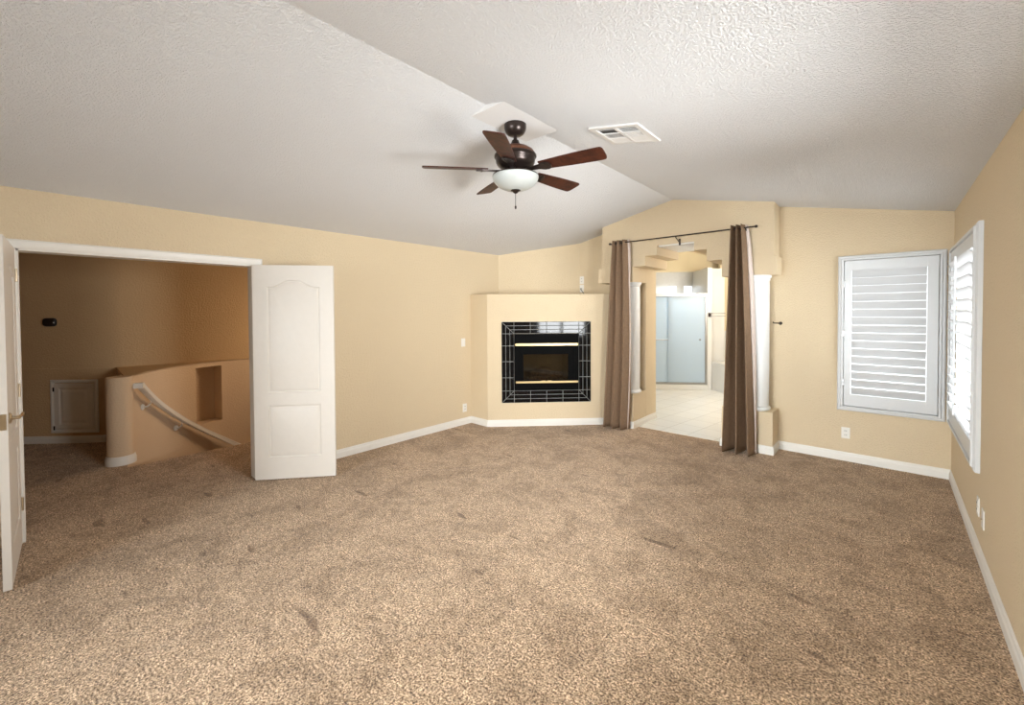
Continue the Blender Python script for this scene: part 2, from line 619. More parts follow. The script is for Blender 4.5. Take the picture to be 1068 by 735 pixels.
# ---- arch wall: pedestals, bands, stepped opening, through to the bathroom
AX0, AX1, YD = -3.006, -0.932, 6.04
OX0, OX1 = -2.55, -1.45
b = MB()
for x0, x1 in ((AX0, OX0), (OX1, AX1)):
    b.box(x0, x1, YA, 5.70 if x0 < -2 else YB, 0, 0.462, bev=0.008)                   # pedestal of the column
    b.box(x0, x1, 5.70 if x0 < -2 else YB, YD, 0, 2.165)           # pier behind the column
b.box(-3.066, OX0, YA - 0.012, 5.70, 1.965, 2.165, bev=0.006)      # capital bands
b.box(OX1, -0.905, YA - 0.012, 5.60, 1.965, 2.165, bev=0.006)
z1, z2, z3 = 2.165, 2.292, 2.415
out = [(AX0, z1), (-2.385, z1), (-2.385, z2), (-2.226, z2), (-2.226, z3), (-1.765, z3), (-1.765, z2 + 0.012), (-1.618, z2 + 0.012), (-1.618, z1), (AX1, z1), (AX1, zt(AX1)), (XRIDGE, ZRIDGE + 0.03), (AX0, zt(AX0))]
b.prism([(x, YA, z) for x, z in out], (0, YD - YA, 0))
struct(b.build('wall_arch', m_wall), 'beige stepped arch wall between two white columns', 'wall')

# soffit under the arch's crown, coloured paler to look lit
b = MB()
b.box(-2.215, -1.775, YA + 0.03, YD - 0.03, 2.395, 2.4155)
struct(b.build('trim_2', m_trim), 'soffit strip under the crown of the stepped arch, paler to look lit', 'trim')


# ---- baseboards
def baseboard(name, path, label, h=0.092, t=0.014):
    """path walks with the wall on the left-hand side"""
    P = [Vector((x, y)) for x, y in path]
    nrm = []
    for a, c in zip(P[:-1], P[1:]):
        d = (c - a).normalized()
        nrm.append(Vector((d.y, -d.x)))
    offs = []
    for i in range(len(P)):
        if i == 0:
            offs.append(nrm[0])
        elif i == len(P) - 1:
            offs.append(nrm[-1])
        else:
            s = nrm[i - 1] + nrm[i]
            offs.append(s / max(0.2, s.dot(nrm[i])))
    prof = [(0.0, 0.0), (t, 0.0), (t, h * 0.62), (t * 0.62, h * 0.74), (t * 0.55, h * 0.9), (t * 0.2, h), (0.0, h)]
    b = MB()
    b.loft([[(p.x + o.x * a, p.y + o.y * a, z) for a, z in prof] for p, o in zip(P, offs)])
    return struct(b.build(name, m_trim), label, 'baseboard')


CH = [(-4.443, 4.115), (-4.10, 4.100), (-2.906, 5.294)]            # footprint of the chimney breast
baseboard('baseboard_left', [(XL, 1.435), (XL, 4.113)], 'white baseboard along the long left wall')
baseboard('baseboard_chimney', [(XL, 4.113), CH[1], CH[2]], 'white baseboard at the foot of the fireplace')
baseboard('baseboard_arch', [(-2.900, YA), (OX0, YA), (OX0, YD)], 'white baseboard round the left pedestal of the arch')
baseboard('baseboard_back', [(OX1, YD), (OX1, YA), (AX1, YA), (AX1, YB), (XR, YB)], 'white baseboard from the right pedestal to the window corner')
baseboard('baseboard_right', [(XR, YB), (XR, YF)], 'white baseboard along the right wall')

# ---- chimney breast
FO = Vector((-4.10, 4.10, 0))          # origin of the slanted face
FT = Vector((1, 1, 0)).normalized()    # along the face
FN = Vector((1, -1, 0)).normalized()   # out of the face


def fp(s, d, z):
    v = FO + FT * s + FN * d
    return (v.x, v.y, z)


FL = (Vector(CH[2] + (0,)) - FO).length
b = MB()
ZT = 1.815
back = [(-4.443, 4.690), (-4.443, 4.115)]
# face in four strips round the firebox hole
H0, H1, HZ0, HZ1 = 0.40, 1.23, 0.50, 1.25
DK = -0.10
for s0, s1, za, zb in ((0, H0, 0, ZT), (H1, FL, 0, ZT), (H0, H1, 0, HZ0), (H0, H1, HZ1, ZT)):
    b.hexa([fp(s0, 0, za), fp(s1, 0, za), fp(s1, DK, za), fp(s0, DK, za), fp(s0, 0, zb), fp(s1, 0, zb), fp(s1, DK, zb), fp(s0, DK, zb)])
# side and the flat top behind the face
b.prism([(-4.443, 4.115, 0), (-4.10, 4.100, 0), fp(0, DK, 0), (-4.443, 4.25, 0)], (0, 0, ZT))
b.prism([fp(0, DK, ZT - 0.05), fp(FL, DK, ZT - 0.05), (-3.006, 5.297, ZT - 0.05), (-3.006, 5.60, ZT - 0.05), (-3.575, 5.60, ZT - 0.05), (-4.443, 4.690, ZT - 0.05), (-4.443, 4.25, ZT - 0.05)], (0, 0, 0.05))
struct(b.build('wall_chimney', m_wall), 'beige chimney breast with a flat top around the fireplace', 'chimney breast')

# ------------------------------------------------------------------ hall beyond the double doors
b = MB()
back_line = [(-8.75, -1.0), (-7.862, -0.118), (-7.40, 0.335), (-7.235, 0.52), (-7.16, 0.72), (-7.13, 1.1), (-7.085, 1.7), (-7.06, 2.15), (-7.03, 2.7), (-7.0, 3.6)]
b.loft([[(x, y, 0.91), (x, y, 2.9), (x - 0.12, y, 2.9), (x - 0.12, y, 0.91)] for x, y in back_line])
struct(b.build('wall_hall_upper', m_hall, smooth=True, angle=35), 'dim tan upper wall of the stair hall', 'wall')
b = MB()
low = [(x + 0.012, y) for x, y in back_line[:6]]
b.loft([[(x, y, 0), (x, y, 0.912), (x - 0.14, y, 0.912), (x - 0.14, y, 0)] for x, y in low])
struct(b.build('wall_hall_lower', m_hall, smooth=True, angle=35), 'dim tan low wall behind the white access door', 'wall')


# curved stair wall with niches and a ledge on top
def catmull(P, n):
    out = []
    for i in range(len(P) - 1):
        p0, p1, p2, p3 = (Vector(P[max(i - 1, 0)]), Vector(P[i]), Vector(P[i + 1]), Vector(P[min(i + 2, len(P) - 1)]))
        for k in range(n):
            t = k / n
            out.append(0.5 * ((2 * p1) + (-p0 + p2) * t + (2 * p0 - 5 * p1 + 4 * p2 - p3) * t * t + (-p0 + 3 * p1 - 3 * p2 + p3) * t ** 3))
    out.append(Vector(P[-1]))
    return out


CUR = catmull([(-5.955, 0.615), (-6.16, 0.715), (-6.41, 0.87), (-6.69, 1.12), (-6.90, 1.41), (-7.02, 1.73), (-7.045, 2.10), (-7.02, 2.60), (-6.99, 3.60)], 8)
NI = [(1.405, 1.725), (2.10, 2.50)]     # y ranges of the two niches
ZN0, ZN1, ZLG = 0.075, 0.843, 0.91
b = MB()
bm = b.bm


def nrm2(i):
    d = (CUR[min(i + 1, len(CUR) - 1)] - CUR[max(i - 1, 0)]).normalized()
    return Vector((d.y, -d.x))          # towards the stairwell


def in_niche(i):
    y = (CUR[i].y + CUR[i + 1].y) / 2
    return any(a <= y <= c for a, c in NI)


def q4(a, c, d, e):
    bm.faces.new([bm.verts.new(p) for p in (a, c, d, e)])


for i in range(len(CUR) - 1):
    p, q = CUR[i], CUR[i + 1]
    for z0, z1_ in ((-2.4, ZN0), (ZN0, ZN1), (ZN1, ZLG)):
        if z0 == ZN0 and in_niche(i):
            pi, qi = p - nrm2(i) * 0.2, q - nrm2(i + 1) * 0.2
            q4((pi.x, pi.y, z0), (qi.x, qi.y, z0), (qi.x, qi.y, z1_), (pi.x, pi.y, z1_))
            for z in (z0, z1_):
                q4((p.x, p.y, z), (q.x, q.y, z), (qi.x, qi.y, z), (pi.x, pi.y, z))
            for s, j in ((-1, i), (1, i + 1)):
                if not (0 <= i + s < len(CUR) - 1) or not in_niche(i + s):
                    c, ci = CUR[j], CUR[j] - nrm2(j) * 0.2
                    q4((c.x, c.y, z0), (ci.x, ci.y, z0), (ci.x, ci.y, z1_), (c.x, c.y, z1_))
        else:
            q4((p.x, p.y, z0), (q.x, q.y, z0), (q.x, q.y, z1_), (p.x, p.y, z1_))
bmesh.ops.remove_doubles(bm, verts=bm.verts, dist=1e-4)
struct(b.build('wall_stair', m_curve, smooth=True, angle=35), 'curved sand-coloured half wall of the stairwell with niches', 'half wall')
b = MB()
lp = [(-7.18, 0.66)] + [(x, y) for x, y in back_line if y >= 0.7]
top = [(c.x, c.y) for c in CUR]
b.prism([(x, y, 0.895) for x, y in top] + [(x - 0.1, y, 0.895) for x, y in lp[::-1]], (0, 0, 0.016))
struct(b.build('trim_ledge', m_hall), 'tan ledge on top of the curved stair wall', 'ledge')

# rounded end post of the half wall
b = MB()
PC = (-6.045, 0.575)
b.lathe([(0.110, 0.0), (0.110, 0.900), (0.104, 0.912)], (PC[0], PC[1], 0), n=48)
struct(b.build('wall_post', m_curve, smooth=True), 'round beige end post of the stair half wall', 'post')
b = MB()
b.lathe([(0.110, 0.0), (0.125, 0.0), (0.125, 0.055), (0.120, 0.07), (0.118, 0.085), (0.110, 0.092)], (PC[0], PC[1], 0), n=48, cap=False)
struct(b.build('baseboard_post', m_trim, smooth=True), 'white round baseboard at the foot of the stair post', 'baseboard')
baseboard('baseboard_hall', [(x + 0.012, y) for x, y in back_line[:5]], 'white baseboard under the access door in the hall', h=0.088)

# hall shell out of sight
b = MB()
b.box(-9.0, -4.60, -2.35, -2.2, -2.5, 2.9)
b.box(-9.0, -4.60, 3.6, 3.75, -2.5, 2.9)
b.box(-9.15, -9.0, -2.35, 3.75, -2.5, 2.9)
struct(b.build('wall_hall_ends', m_hall), 'end walls of the hall', 'wall')
b = MB()
b.box(-9.15, -4.60, -2.35, 3.75, 2.9, 3.0)
struct(b.build('ceiling_hall', m_ceil), 'ceiling of the hall', 'ceiling')
b = MB()
b.box(-9.0, -5.82, 0.5, 3.6, -2.5, -2.4)
b.box(-5.86, -5.82, 0.6, 3.6, -2.4, -0.12)
struct(b.build('floor_stairwell', m_carpet), 'bottom of the stairwell', 'floor')

# ------------------------------------------------------------------ door casing
b = MB()
prof = [(0.0, 0.0), (0.062, 0.0), (0.062, 0.010), (0.050, 0.018), (0.020, 0.014), (0.0, 0.009)]   # (outwards from opening, off the wall)
loops = []
for (y, z, dy, dz) in ((DO0, 0, -1, 0), (DO0, DOH, -1, 1), (DO1, DOH, 1, 1), (DO1, 0, 1, 0)):
    loops.append([(XL + d, y + dy * o, z + dz * o) for o, d in prof])
b.loft(loops)
# jamb lining
b.box(-4.60, XL, DO0 - 0.001, DO0 + 0.012, 0, DOH)
b.box(-4.60, XL, DO1 - 0.012, DO1 + 0.001, 0, DOH)
b.box(-4.60, XL, DO0, DO1, DOH - 0.012, DOH + 0.001)
struct(b.build('trim_door', m_trim), 'white casing round the double door opening', 'door casing')


# ------------------------------------------------------------------ doors with two moulded panels
def panel_outline(x0, x1, z0, z1, rise, inset, n=28):
    x0, x1, z0, z1 = x0 + inset, x1 - inset, z0 + inset, z1 - inset
    pts = [(x0, z0), (x1, z0)]
    for i in range(n + 1):
        u = i / n
        x = x1 + (x0 - x1) * u
        c = abs(2 * u - 1)
        t = min(1, max(0, (0.86 - c) / 0.72))
        pts.append((x, z1 + rise * (t * t * (3 - 2 * t))))
    return pts


def make_door(name, hinge, ang, label, handle_side=None):
    w, h, th = 0.715, 2.008, 0.035
    ca, sa = math.cos(ang), math.sin(ang)

    def T(q):
        x, y, z = q
        return (hinge[0] + x * ca - y * sa, hinge[1] + x * sa + y * ca, 0.012 + z)
    b = MB()
    bm = b.bm
    pans = [(0.125, 0.590, 0.815, 1.805, 0.062), (0.125, 0.590, 0.205, 0.695, 0.0)]
    for side in (-1, 1):
        ys = side * th / 2
        outer = [(0, 0), (w, 0), (w, h), (0, h)]
        edges = []
        vo = [bm.verts.new(T((x, ys, z))) for x, z in outer]
        edges += [bm.edges.new((vo[i], vo[(i + 1) % 4])) for i in range(4)]
        for (x0, x1, z0, z1_, rise) in pans:
            prev = None
            for k, (ins, dep) in enumerate(((0, 0), (0.005, 0.010), (0.016, 0.011), (0.022, 0.006), (0.042, 0.0015))):
                vs = [bm.verts.new(T((x, ys - side * dep, z))) for x, z in panel_outline(x0, x1, z0, z1_, rise, ins)]
                m = len(vs)
                if prev is None:
                    edges += [bm.edges.new((vs[i], vs[(i + 1) % m])) for i in range(m)]
                else:
                    for i in range(m):
                        bm.faces.new((prev[i], prev[(i + 1) % m], vs[(i + 1) % m], vs[i]))
                prev = vs
            bm.faces.new(prev)
        bmesh.ops.triangle_fill(bm, use_beauty=True, edges=edges)
    for a, c in (((0, 0), (w, 0)), ((w, 0), (w, h)), ((w, h), (0, h)), ((0, h), (0, 0))):
        b.poly([T((a[0], -th / 2, a[1])), T((c[0], -th / 2, c[1])), T((c[0], th / 2, c[1])), T((a[0], th / 2, a[1]))])
    bmesh.ops.remove_doubles(bm, verts=bm.verts, dist=1e-5)
    d = b.build(name, m_door, smooth=True, angle=20)
    struct(d, label, 'door')
    # hinges at the hinge edge
    for zz in (0.22, 1.0, 1.78):
        hb = MB()
        hb.lathe([(0.007, 0), (0.007, 0.09)], T((-0.004, (handle_side or 1) * th / 2 + 0.004, zz)), n=12)
        hb.build('hinge', m_nickel, d, smooth=True)
    if handle_side:
        for s in (-1, 1):
            hb = MB()
            c = T((w - 0.062, s * th / 2, 0.965))
            ax = Vector((-sa * s, ca * s, 0))
            hb.lathe([(0.031, 0), (0.031, 0.006), (0.024, 0.010), (0.011, 0.013), (0.010, 0.045)], c, ax, 24)
            pts = [T((w - 0.062 - t, s * (th / 2 + 0.044 + 0.006 * math.sin(PI * t / 0.12)), 0.965 + 0.006 - 0.016 * (t / 0.115) ** 2 + 0.012 * t / 0.115)) for t in (-0.012, 0, 0.02, 0.04, 0.06, 0.08, 0.1, 0.115)]
            hb.tube(pts, 0.009, 10, section=[(0.006 * math.cos(a * PI / 5), 0.011 * math.sin(a * PI / 5)) for a in range(10)])
            hb.build('door_handle', m_nickel, d, smooth=True, label='brass-toned lever handle')
        hb = MB()
        hb.box(w - 0.001, w + 0.002, -0.012, 0.012, 0.91, 1.0, T=T)
        hb.build('latch_plate', m_nickel, d)
    return d


make_door('door_1', (-4.420, -0.103, 0), math.radians(-2.2), 'white panelled door at the left photo edge with a lever handle', 1)
make_door('door_2', (-4.424, 1.350, 0), math.radians(50.2), 'white two-panel door with arched top swung open by the wall', None)


# ------------------------------------------------------------------ windows and plantation shutters
def make_window(name, O, U, N, w, label, mullion=True):
    """O: wall-face origin, U: along the wall, N: into the room; w: opening"""
    def T(q):
        a, d, z = q
        return (O[0] + U[0] * a + N[0] * d, O[1] + U[1] * a + N[1] * d, z)
    b = MB()
    a0, a1, z0, z1_ = w['a0'], w['a1'], w['z0'], w['z1']
    for (p, q, r, s) in ((a0, a1, z0, z0 + 0.04), (a0, a1, z1_ - 0.04, z1_), (a0, a0 + 0.04, z0, z1_), (a1 - 0.04, a1, z0, z1_)) + ((((a0 + a1) / 2 - 0.02, (a0 + a1) / 2 + 0.02, z0, z1_),) if mullion else ()):
        b.box(p, q, -0.145, -0.10, r, s, T=T)
    f = b.build(name, m_trim)
    struct(f, label, 'window')
    b = MB()
    for (p, q, r, s) in ((a0 - 0.001, a1 + 0.001, z0 - 0.001, z0 + 0.012), (a0 - 0.001, a1 + 0.001, z1_ - 0.012, z1_ + 0.001), (a0 - 0.001, a0 + 0.012, z0, z1_), (a1 - 0.012, a1 + 0.001, z0, z1_)):
        b.box(p, q, -0.100, -0.001, r, s, T=T)
    b.build('reveal', m_trim, f)
    b = MB()
    b.box(a0 + 0.03, a1 - 0.03, -0.125, -0.120, z0 + 0.03, z1_ - 0.03, T=T)
    b.build('pane', m_glass, f)
    return f


def make_shutter(O, U, N, a0, a1, z0, z1_, tilt, rod, hinge_at, label, stl=0.055, str_=0.075):
    def T(q):
        a, d, z = q
        return (O[0] + U[0] * a + N[0] * d, O[1] + U[1] * a + N[1] * d, z)
    root = empty('window_shutter', T(((a0 + a1) / 2, 0, z0)), label, 'shutter', 'white plantation shutters in the corner')
    # stepped outer frame
    b = MB()
    prof = [(0.0, 0.0), (0.0, 0.022), (0.010, 0.030), (0.026, 0.030), (0.032, 0.042), (0.048, 0.042), (0.050, 0.0)]
    loops = []
    for (a, z, da, dz) in ((a0, z0, 1, 1), (a1, z0, -1, 1), (a1, z1_, -1, -1), (a0, z1_, 1, -1), (a0, z0, 1, 1)):
        loops.append([T((a + da * o, d + 0.001, z + dz * o)) for o, d in prof])
    b.loft(loops, cap=False)
    b.build('frame', m_shutter, root)
    # hinged panel: stiles and rails
    pa0, pa1, pz0, pz1 = a0 + 0.054, a1 - 0.054, z0 + 0.054, z1_ - 0.054
    la0, la1, lz0, lz1 = pa0 + stl, pa1 - str_, pz0 + 0.115, pz1 - 0.095
    pd0, pd1 = 0.006, 0.034
    b = MB()
    b.box(pa0, la0, pd0, pd1, pz0, pz1, T=T, bev=0.002)
    b.box(la1, pa1, pd0, pd1, pz0, pz1, T=T, bev=0.002)
    b.box(la0, la1, pd0, pd1, pz0, lz0, T=T, bev=0.002)
    b.box(la0, la1, pd0, pd1, lz1, pz1, T=T, bev=0.002)
    b.build('panel', m_shutter, root)
    n = 16
    pitch = (lz1 - lz0) / n
    b = MB()
    for i in range(n):
        zc_ = lz0 + pitch * (i + 0.5)
        loops = []
        for a in (la0 + 0.004, la1 - 0.004):
            l = []
            for k in range(14):
                t = 2 * PI * k / 14
                e, f = 0.0445 * math.cos(t), 0.0055 * math.sin(t)
                l.append(T((a, 0.020 + e * math.cos(tilt) - f * math.sin(tilt), zc_ + e * math.sin(tilt) + f * math.cos(tilt))))
            loops.append(l)
        b.loft(loops)
    b.build('louvers', m_slat, root, smooth=True, angle=50)
    if rod:
        b = MB()
        am = (la0 + la1) / 2
        x = 0.020 + 0.0445 * math.cos(tilt) + 0.008
        b.box(am - 0.006, am + 0.006, x - 0.006, x + 0.006, lz0 + 0.05, lz1 - 0.0, T=T, bev=0.002)
        b.build('tilt_rod', m_shutter, root)
    for zz in (0.16, 0.5, 0.84):
        b = MB()
        a = pa0 - 0.002 if hinge_at == 0 else pa1 + 0.002
        zq = pz0 + (pz1 - pz0) * zz
        b.box(a - 0.006, a + 0.006, 0.030, 0.0445, zq - 0.035, zq + 0.035, T=T, bev=0.002)
        b.build('hinge', m_chrome, root)
    return root


make_window('window_1', (0, YB), (1, 0), (0, -1), W1, 'small window behind the shutter in the back wall', False)
make_window('window_2', (XR, 0), (0, 1), (-1, 0), W2, 'window behind the shutter in the right wall')
make_window('window_3', (XR, 0), (0, 1), (-1, 0), W3, 'window in the right wall beside the camera')
make_window('window_4', (0, YF), (1, 0), (0, 1), dict(a0=-3.7, a1=-0.5, z0=0.35, z1=2.35), 'unseen broad window behind the camera, added for fill light')
make_shutter((0, YB), (1, 0), (0, -1), -0.400, 0.398, 0.532, 2.130, math.radians(58), False, 0, 'white louvered shutter on the back wall above the outlet plate')
make_shutter((XR, 0), (0, 1), (-1, 0), 3.955, 5.50, 0.532, 2.130, math.radians(38), True, 0, 'white louvered shutter on the right wall with tilt rod and bright gaps')

# ------------------------------------------------------------------ white columns of the arch
for cx, cy, lab in ((-2.70, 5.455, 'white round column partly behind the left curtain, by the fireplace'), (-1.155, 5.435, 'white round column behind the right curtain, beside the window wall')):
    root = empty('column', (cx, cy, 0.462), lab, 'column', 'white columns of the arch')
    b = MB()
    b.lathe([(0.158, 0.035), (0.160, 0.5), (0.160, 1.40), (0.156, 1.455)], (cx, cy, 0.462), n=48)
    b.build('shaft', m_column, root, smooth=True)
    b = MB()
    b.lathe([(0.170, 0.001), (0.176, 0.010), (0.176, 0.025), (0.166, 0.038), (0.158, 0.044)], (cx, cy, 0.462), n=48)
    b.build('base', m_column, root, smooth=True)
    b = MB()
    b.lathe([(0.157, 1.440), (0.166, 1.455), (0.166, 1.470), (0.178, 1.480), (0.178, 1.502)], (cx, cy, 0.462), n=48)
    b.build('capital', m_column, root, smooth=True)

# ------------------------------------------------------------------ curtain rod and curtains
RY, RZ = 5.165, 2.478
root = empty('curtain_rod', (-1.9, RY, RZ), 'thin dark bronze curtain rod across the stepped arch', 'curtain rod')
b = MB()
b.tube([(-2.80, RY, RZ), (-1.085, RY, RZ)], 0.008, 12)
b.build('rod', m_bronze, root, smooth=True)
for x in (-2.82, -1.075):
    b = MB()
    b.sphere((x, RY, RZ), 0.016)
    b.build('finial', m_bronze, root, smooth=True)
for x in (-2.795, -1.935, -1.175):
    b = MB()
    b.tube([(x, YA - 0.001, RZ - 0.055), (x, YA - 0.03, RZ - 0.052), (x, RY, RZ - 0.016)], 0.006, 8)
    b.box(x - 0.010, x + 0.010, YA - 0.005, YA - 0.0005, RZ - 0.095, RZ - 0.015)
    b.tube([(x, RY - 0.011, RZ - 0.003), (x, RY - 0.008, RZ - 0.012), (x, RY, RZ - 0.016), (x, RY + 0.008, RZ - 0.012), (x, RY + 0.011, RZ - 0.003)], 0.004, 8)
    b.build('bracket', m_bronze, root, smooth=True)


def make_curtain(name, top, bot, folds, seed, label, amp0, amp1, phase, lining_edge, bow, lw):
    root = empty(name, ((bot[0] + bot[1]) / 2, RY, 0.0), label, 'curtain', 'taupe curtains of the arch')
    rnd = random.Random(seed)
    nu, nv = 150, 40
    ztop, zbot = RZ + 0.035, 0.012
    ph = [rnd.uniform(-0.5, 0.5) for _ in range(6)]

    def pt(u, v, dy=0.0):
        """u across 0..1, v from top 0 to bottom 1"""
        e = v ** 0.8
        x0 = top[0] + (bot[0] - top[0]) * e
        x1 = top[1] + (bot[1] - top[1]) * e + bow * math.sin(PI * v) 
        amp = amp0 + (amp1 - amp0) * v
        uu = u + 0.035 * math.sin(2 * PI * u * 1.0 + ph[0]) + 0.02 * v * math.sin(2 * PI * u * 2 + ph[1])
        f = 2 * PI * folds * uu + phase + 0.5 * v * math.sin(3 * u * PI + ph[2])
        s = math.sin(f)
        y = RY + amp * (abs(s) ** 0.8) * (1 if s > 0 else -1) + 0.018 * v * math.sin(2 * f + ph[3]) + dy
        x = x0 + (x1 - x0) * u + 0.30 * (x1 - x0) / folds * math.sin(2 * f) * 0.5
        z = ztop + (zbot - ztop) * v + 0.006 * math.sin(f) * v
        return Vector((x, y, z))
    b = MB()
    vs = [[b.bm.verts.new(pt(i / nu, j / nv)) for i in range(nu + 1)] for j in range(nv + 1)]
    for j in range(nv):
        for i in range(nu):
            b.bm.faces.new((vs[j][i], vs[j][i + 1], vs[j + 1][i + 1], vs[j + 1][i]))
    c = b.build('fabric', m_fabric, root, smooth=True, angle=180)
    md = c.modifiers.new('thick', 'SOLIDIFY')
    md.thickness = 0.004
    md.offset = 0
    # pale lining turned out along one edge
    b = MB()
    vs = []
    for j in range(nv + 1):
        v = j / nv
        p = pt(1.0 if lining_edge > 0 else 0.0, v)
        wdt = (0.03 + 0.05 * math.sin(PI * min(1, v * 1.05)) ** 0.7) * (1 if v < 0.9 else 1 - (v - 0.9) * 3) * lw(v)
        row = []
        for k in range(6):
            t = k / 5
            row.append(b.bm.verts.new((p.x + lining_edge * (0.004 + wdt * t * 0.55), p.y + 0.006 + wdt * 0.9 * t - 0.02 * math.sin(PI * t), p.z)))
        vs.append(row)
    for j in range(nv):
        for i in range(5):
            b.bm.faces.new((vs[j][i], vs[j][i + 1], vs[j + 1][i + 1], vs[j + 1][i]))
    c = b.build('lining', m_lining, root, smooth=True, angle=180, label='pale lining showing along the edge')
    md = c.modifiers.new('thick', 'SOLIDIFY')
    md.thickness = 0.003
    for k in range(folds * 2):
        u = (k * PI - phase) / (2 * PI * folds)
        if 0 < u < 1:
            p = pt(u, 0.014)
            g = MB()
            g.lathe([(0.016, -0.003), (0.026, -0.003), (0.026, 0.003), (0.016, 0.003), (0.016, -0.003)], (p.x, RY, RZ), (1, 0.25, 0), 20, cap=False)
            g.build('grommet', m_bronze, root, smooth=True)
    return root


make_curtain('curtain', (-2.775, -2.575), (-2.905, -2.560), 3, 3, 'taupe curtain gathered at the left end of the rod by the fireplace', 0.045, 0.055, 2.6, 1, 0.035, lambda v: max(0.12, 1 - v * 4))
make_curtain('curtain', (-1.335, -1.195), (-1.425, -1.085), 3, 11, 'taupe curtain gathered at the right end of the rod with pale lining edge', 0.07, 0.12, 0.4, 1, 0.0, lambda v: 1 - 0.65 * v)

# ------------------------------------------------------------------ fireplace
root = empty('fireplace', fp(0.81, 0, 0.33), 'black tiled fireplace with brass bars set in the chimney breast', 'fireplace')
S0, S1, FZ0, FZ1 = 0.195, 1.429, 0.325, 1.437
I0, I1, IZ0, IZ1 = 0.365, 1.262, 0.490, 1.275
b = MB()
for s0, s1, za, zb in ((S0, I0, FZ0, FZ1), (I1, S1, FZ0, FZ1), (I0, I1, FZ0, IZ0), (I0, I1, IZ1, FZ1)):
    b.hexa([fp(s0, 0.001, za), fp(s1, 0.001, za), fp(s1, 0.012, za), fp(s0, 0.012, za), fp(s0, 0.001, zb), fp(s1, 0.001, zb), fp(s1, 0.012, zb), fp(s0, 0.012, zb)])
b.build('grout', m_grout, root)
b = MB()
g = 0.0028
rowsT = [1.275, 1.330, 1.384, 1.437]
colsM = [0.365, 0.590, 0.814, 1.038, 1.262]


def tile(poly):
    """poly in (s,z); shrunk by the joint and raised as a slightly pillowed tile"""
    c = Vector((sum(p[0] for p in poly) / len(poly), sum(p[1] for p in poly) / len(poly)))
    n = len(poly)
    ar = sum(poly[i][0] * poly[(i + 1) % n][1] - poly[(i + 1) % n][0] * poly[i][1] for i in range(n))
    if ar < 0:
        poly = poly[::-1]

    def inset(d):
        res = []
        for i in range(n):
            p0, p1, p2 = Vector(poly[i - 1]), Vector(poly[i]), Vector(poly[(i + 1) % n])
            e1, e2 = (p1 - p0).normalized(), (p2 - p1).normalized()
            n1, n2 = Vector((-e1.y, e1.x)), Vector((-e2.y, e2.x))
            s = n1 + n2
            res.append(p1 + s / max(0.15, s.dot(n1)) * d)
        return res
    l0, l1, l2 = inset(g), inset(g), inset(g + 0.0025)
    b.loft([[fp(p.x, 0.011, p.y) for p in l0], [fp(p.x, 0.0155, p.y) for p in l1], [fp(p.x, 0.0175, p.y) for p in l2]])


for base, sgn in ((IZ1, 1), (IZ0, -1)):
    bw = (FZ1 - IZ1) if sgn > 0 else (IZ0 - FZ0)
    for r in range(3):
        t0, t1 = r / 3, (r + 1) / 3
        za, zb = base + sgn * bw * t0, base + sgn * bw * t1
        lw = I0 - S0
        rw = S1 - I1
        for k in range(4):
            tile([(colsM[k], za), (colsM[k + 1], za), (colsM[k + 1], zb), (colsM[k], zb)])
        # mitred end pieces
        tile([(I0, za), (I0, zb), (I0 - lw * t1, zb), (I0 - lw * t0, za)] if t0 > 0 else [(I0, za), (I0, zb), (I0 - lw * t1, zb)])
        tile([(I1, za), (I1 + rw * t0, za), (I1 + rw * t1, zb), (I1, zb)] if t0 > 0 else [(I1, za), (I1 + rw * t1, zb), (I1, zb)])
nrow = [0.325 + 0.165 * 1, 0.672, 0.892, 1.108, 1.275]
for base, sgn, bw in ((I0, -1, I0 - S0), (I1, 1, S1 - I1)):
    for r in range(3):
        t0, t1 = r / 3, (r + 1) / 3
        sa_, sb_ = base + sgn * bw * t0, base + sgn * bw * t1
        for k in range(4):
            tile([(sa_, nrow[k]), (sb_, nrow[k]), (sb_, nrow[k + 1]), (sa_, nrow[k + 1])])
        hb_, ht_ = IZ0 - FZ0, FZ1 - IZ1
        tile([(sa_, IZ1), (sb_, IZ1), (sb_, IZ1 + ht_ * t1), (sa_, IZ1 + ht_ * t0)] if t0 > 0 else [(sa_, IZ1), (sb_, IZ1), (sb_, IZ1 + ht_ * t1)])
        tile([(sa_, IZ0), (sb_, IZ0), (sb_, IZ0 - hb_ * t1), (sa_, IZ0 - hb_ * t0)] if t0 > 0 else [(sa_, IZ0), (sb_, IZ0), (sb_, IZ0 - hb_ * t1)])
b.build('tile_surround', m_blacktile, root)
# black metal face with window
G0, G1, GZ0, GZ1 = 0.480, 1.125, 0.635, 1.000
b = MB()


def fbox(s0, s1, d0, d1, za, zb, mb=None, bev=0.0):
    m_ = mb or b
    v = m_.hexa([fp(s0, d0, za), fp(s1, d0, za), fp(s1, d1, za), fp(s0, d1, za), fp(s0, d0, zb), fp(s1, d0, zb), fp(s1, d1, zb), fp(s0, d1, zb)])
    if bev:
        es = list({e for q in v for e in q.link_edges})
        bmesh.ops.bevel(m_.bm, geom=es, offset=bev, segments=2, affect='EDGES')


for s0, s1, za, zb in ((I0 + 0.003, H0 + 0.03, IZ0 + 0.003, IZ1 - 0.003), (H1 - 0.03, I1 - 0.003, IZ0 + 0.003, IZ1 - 0.003), (H0 + 0.03, H1 - 0.03, IZ0 + 0.003, 0.600), (H0 + 0.03, H1 - 0.03, 1.125, IZ1 - 0.003)):
    fbox(s0, s1, 0.001, 0.020, za, zb)
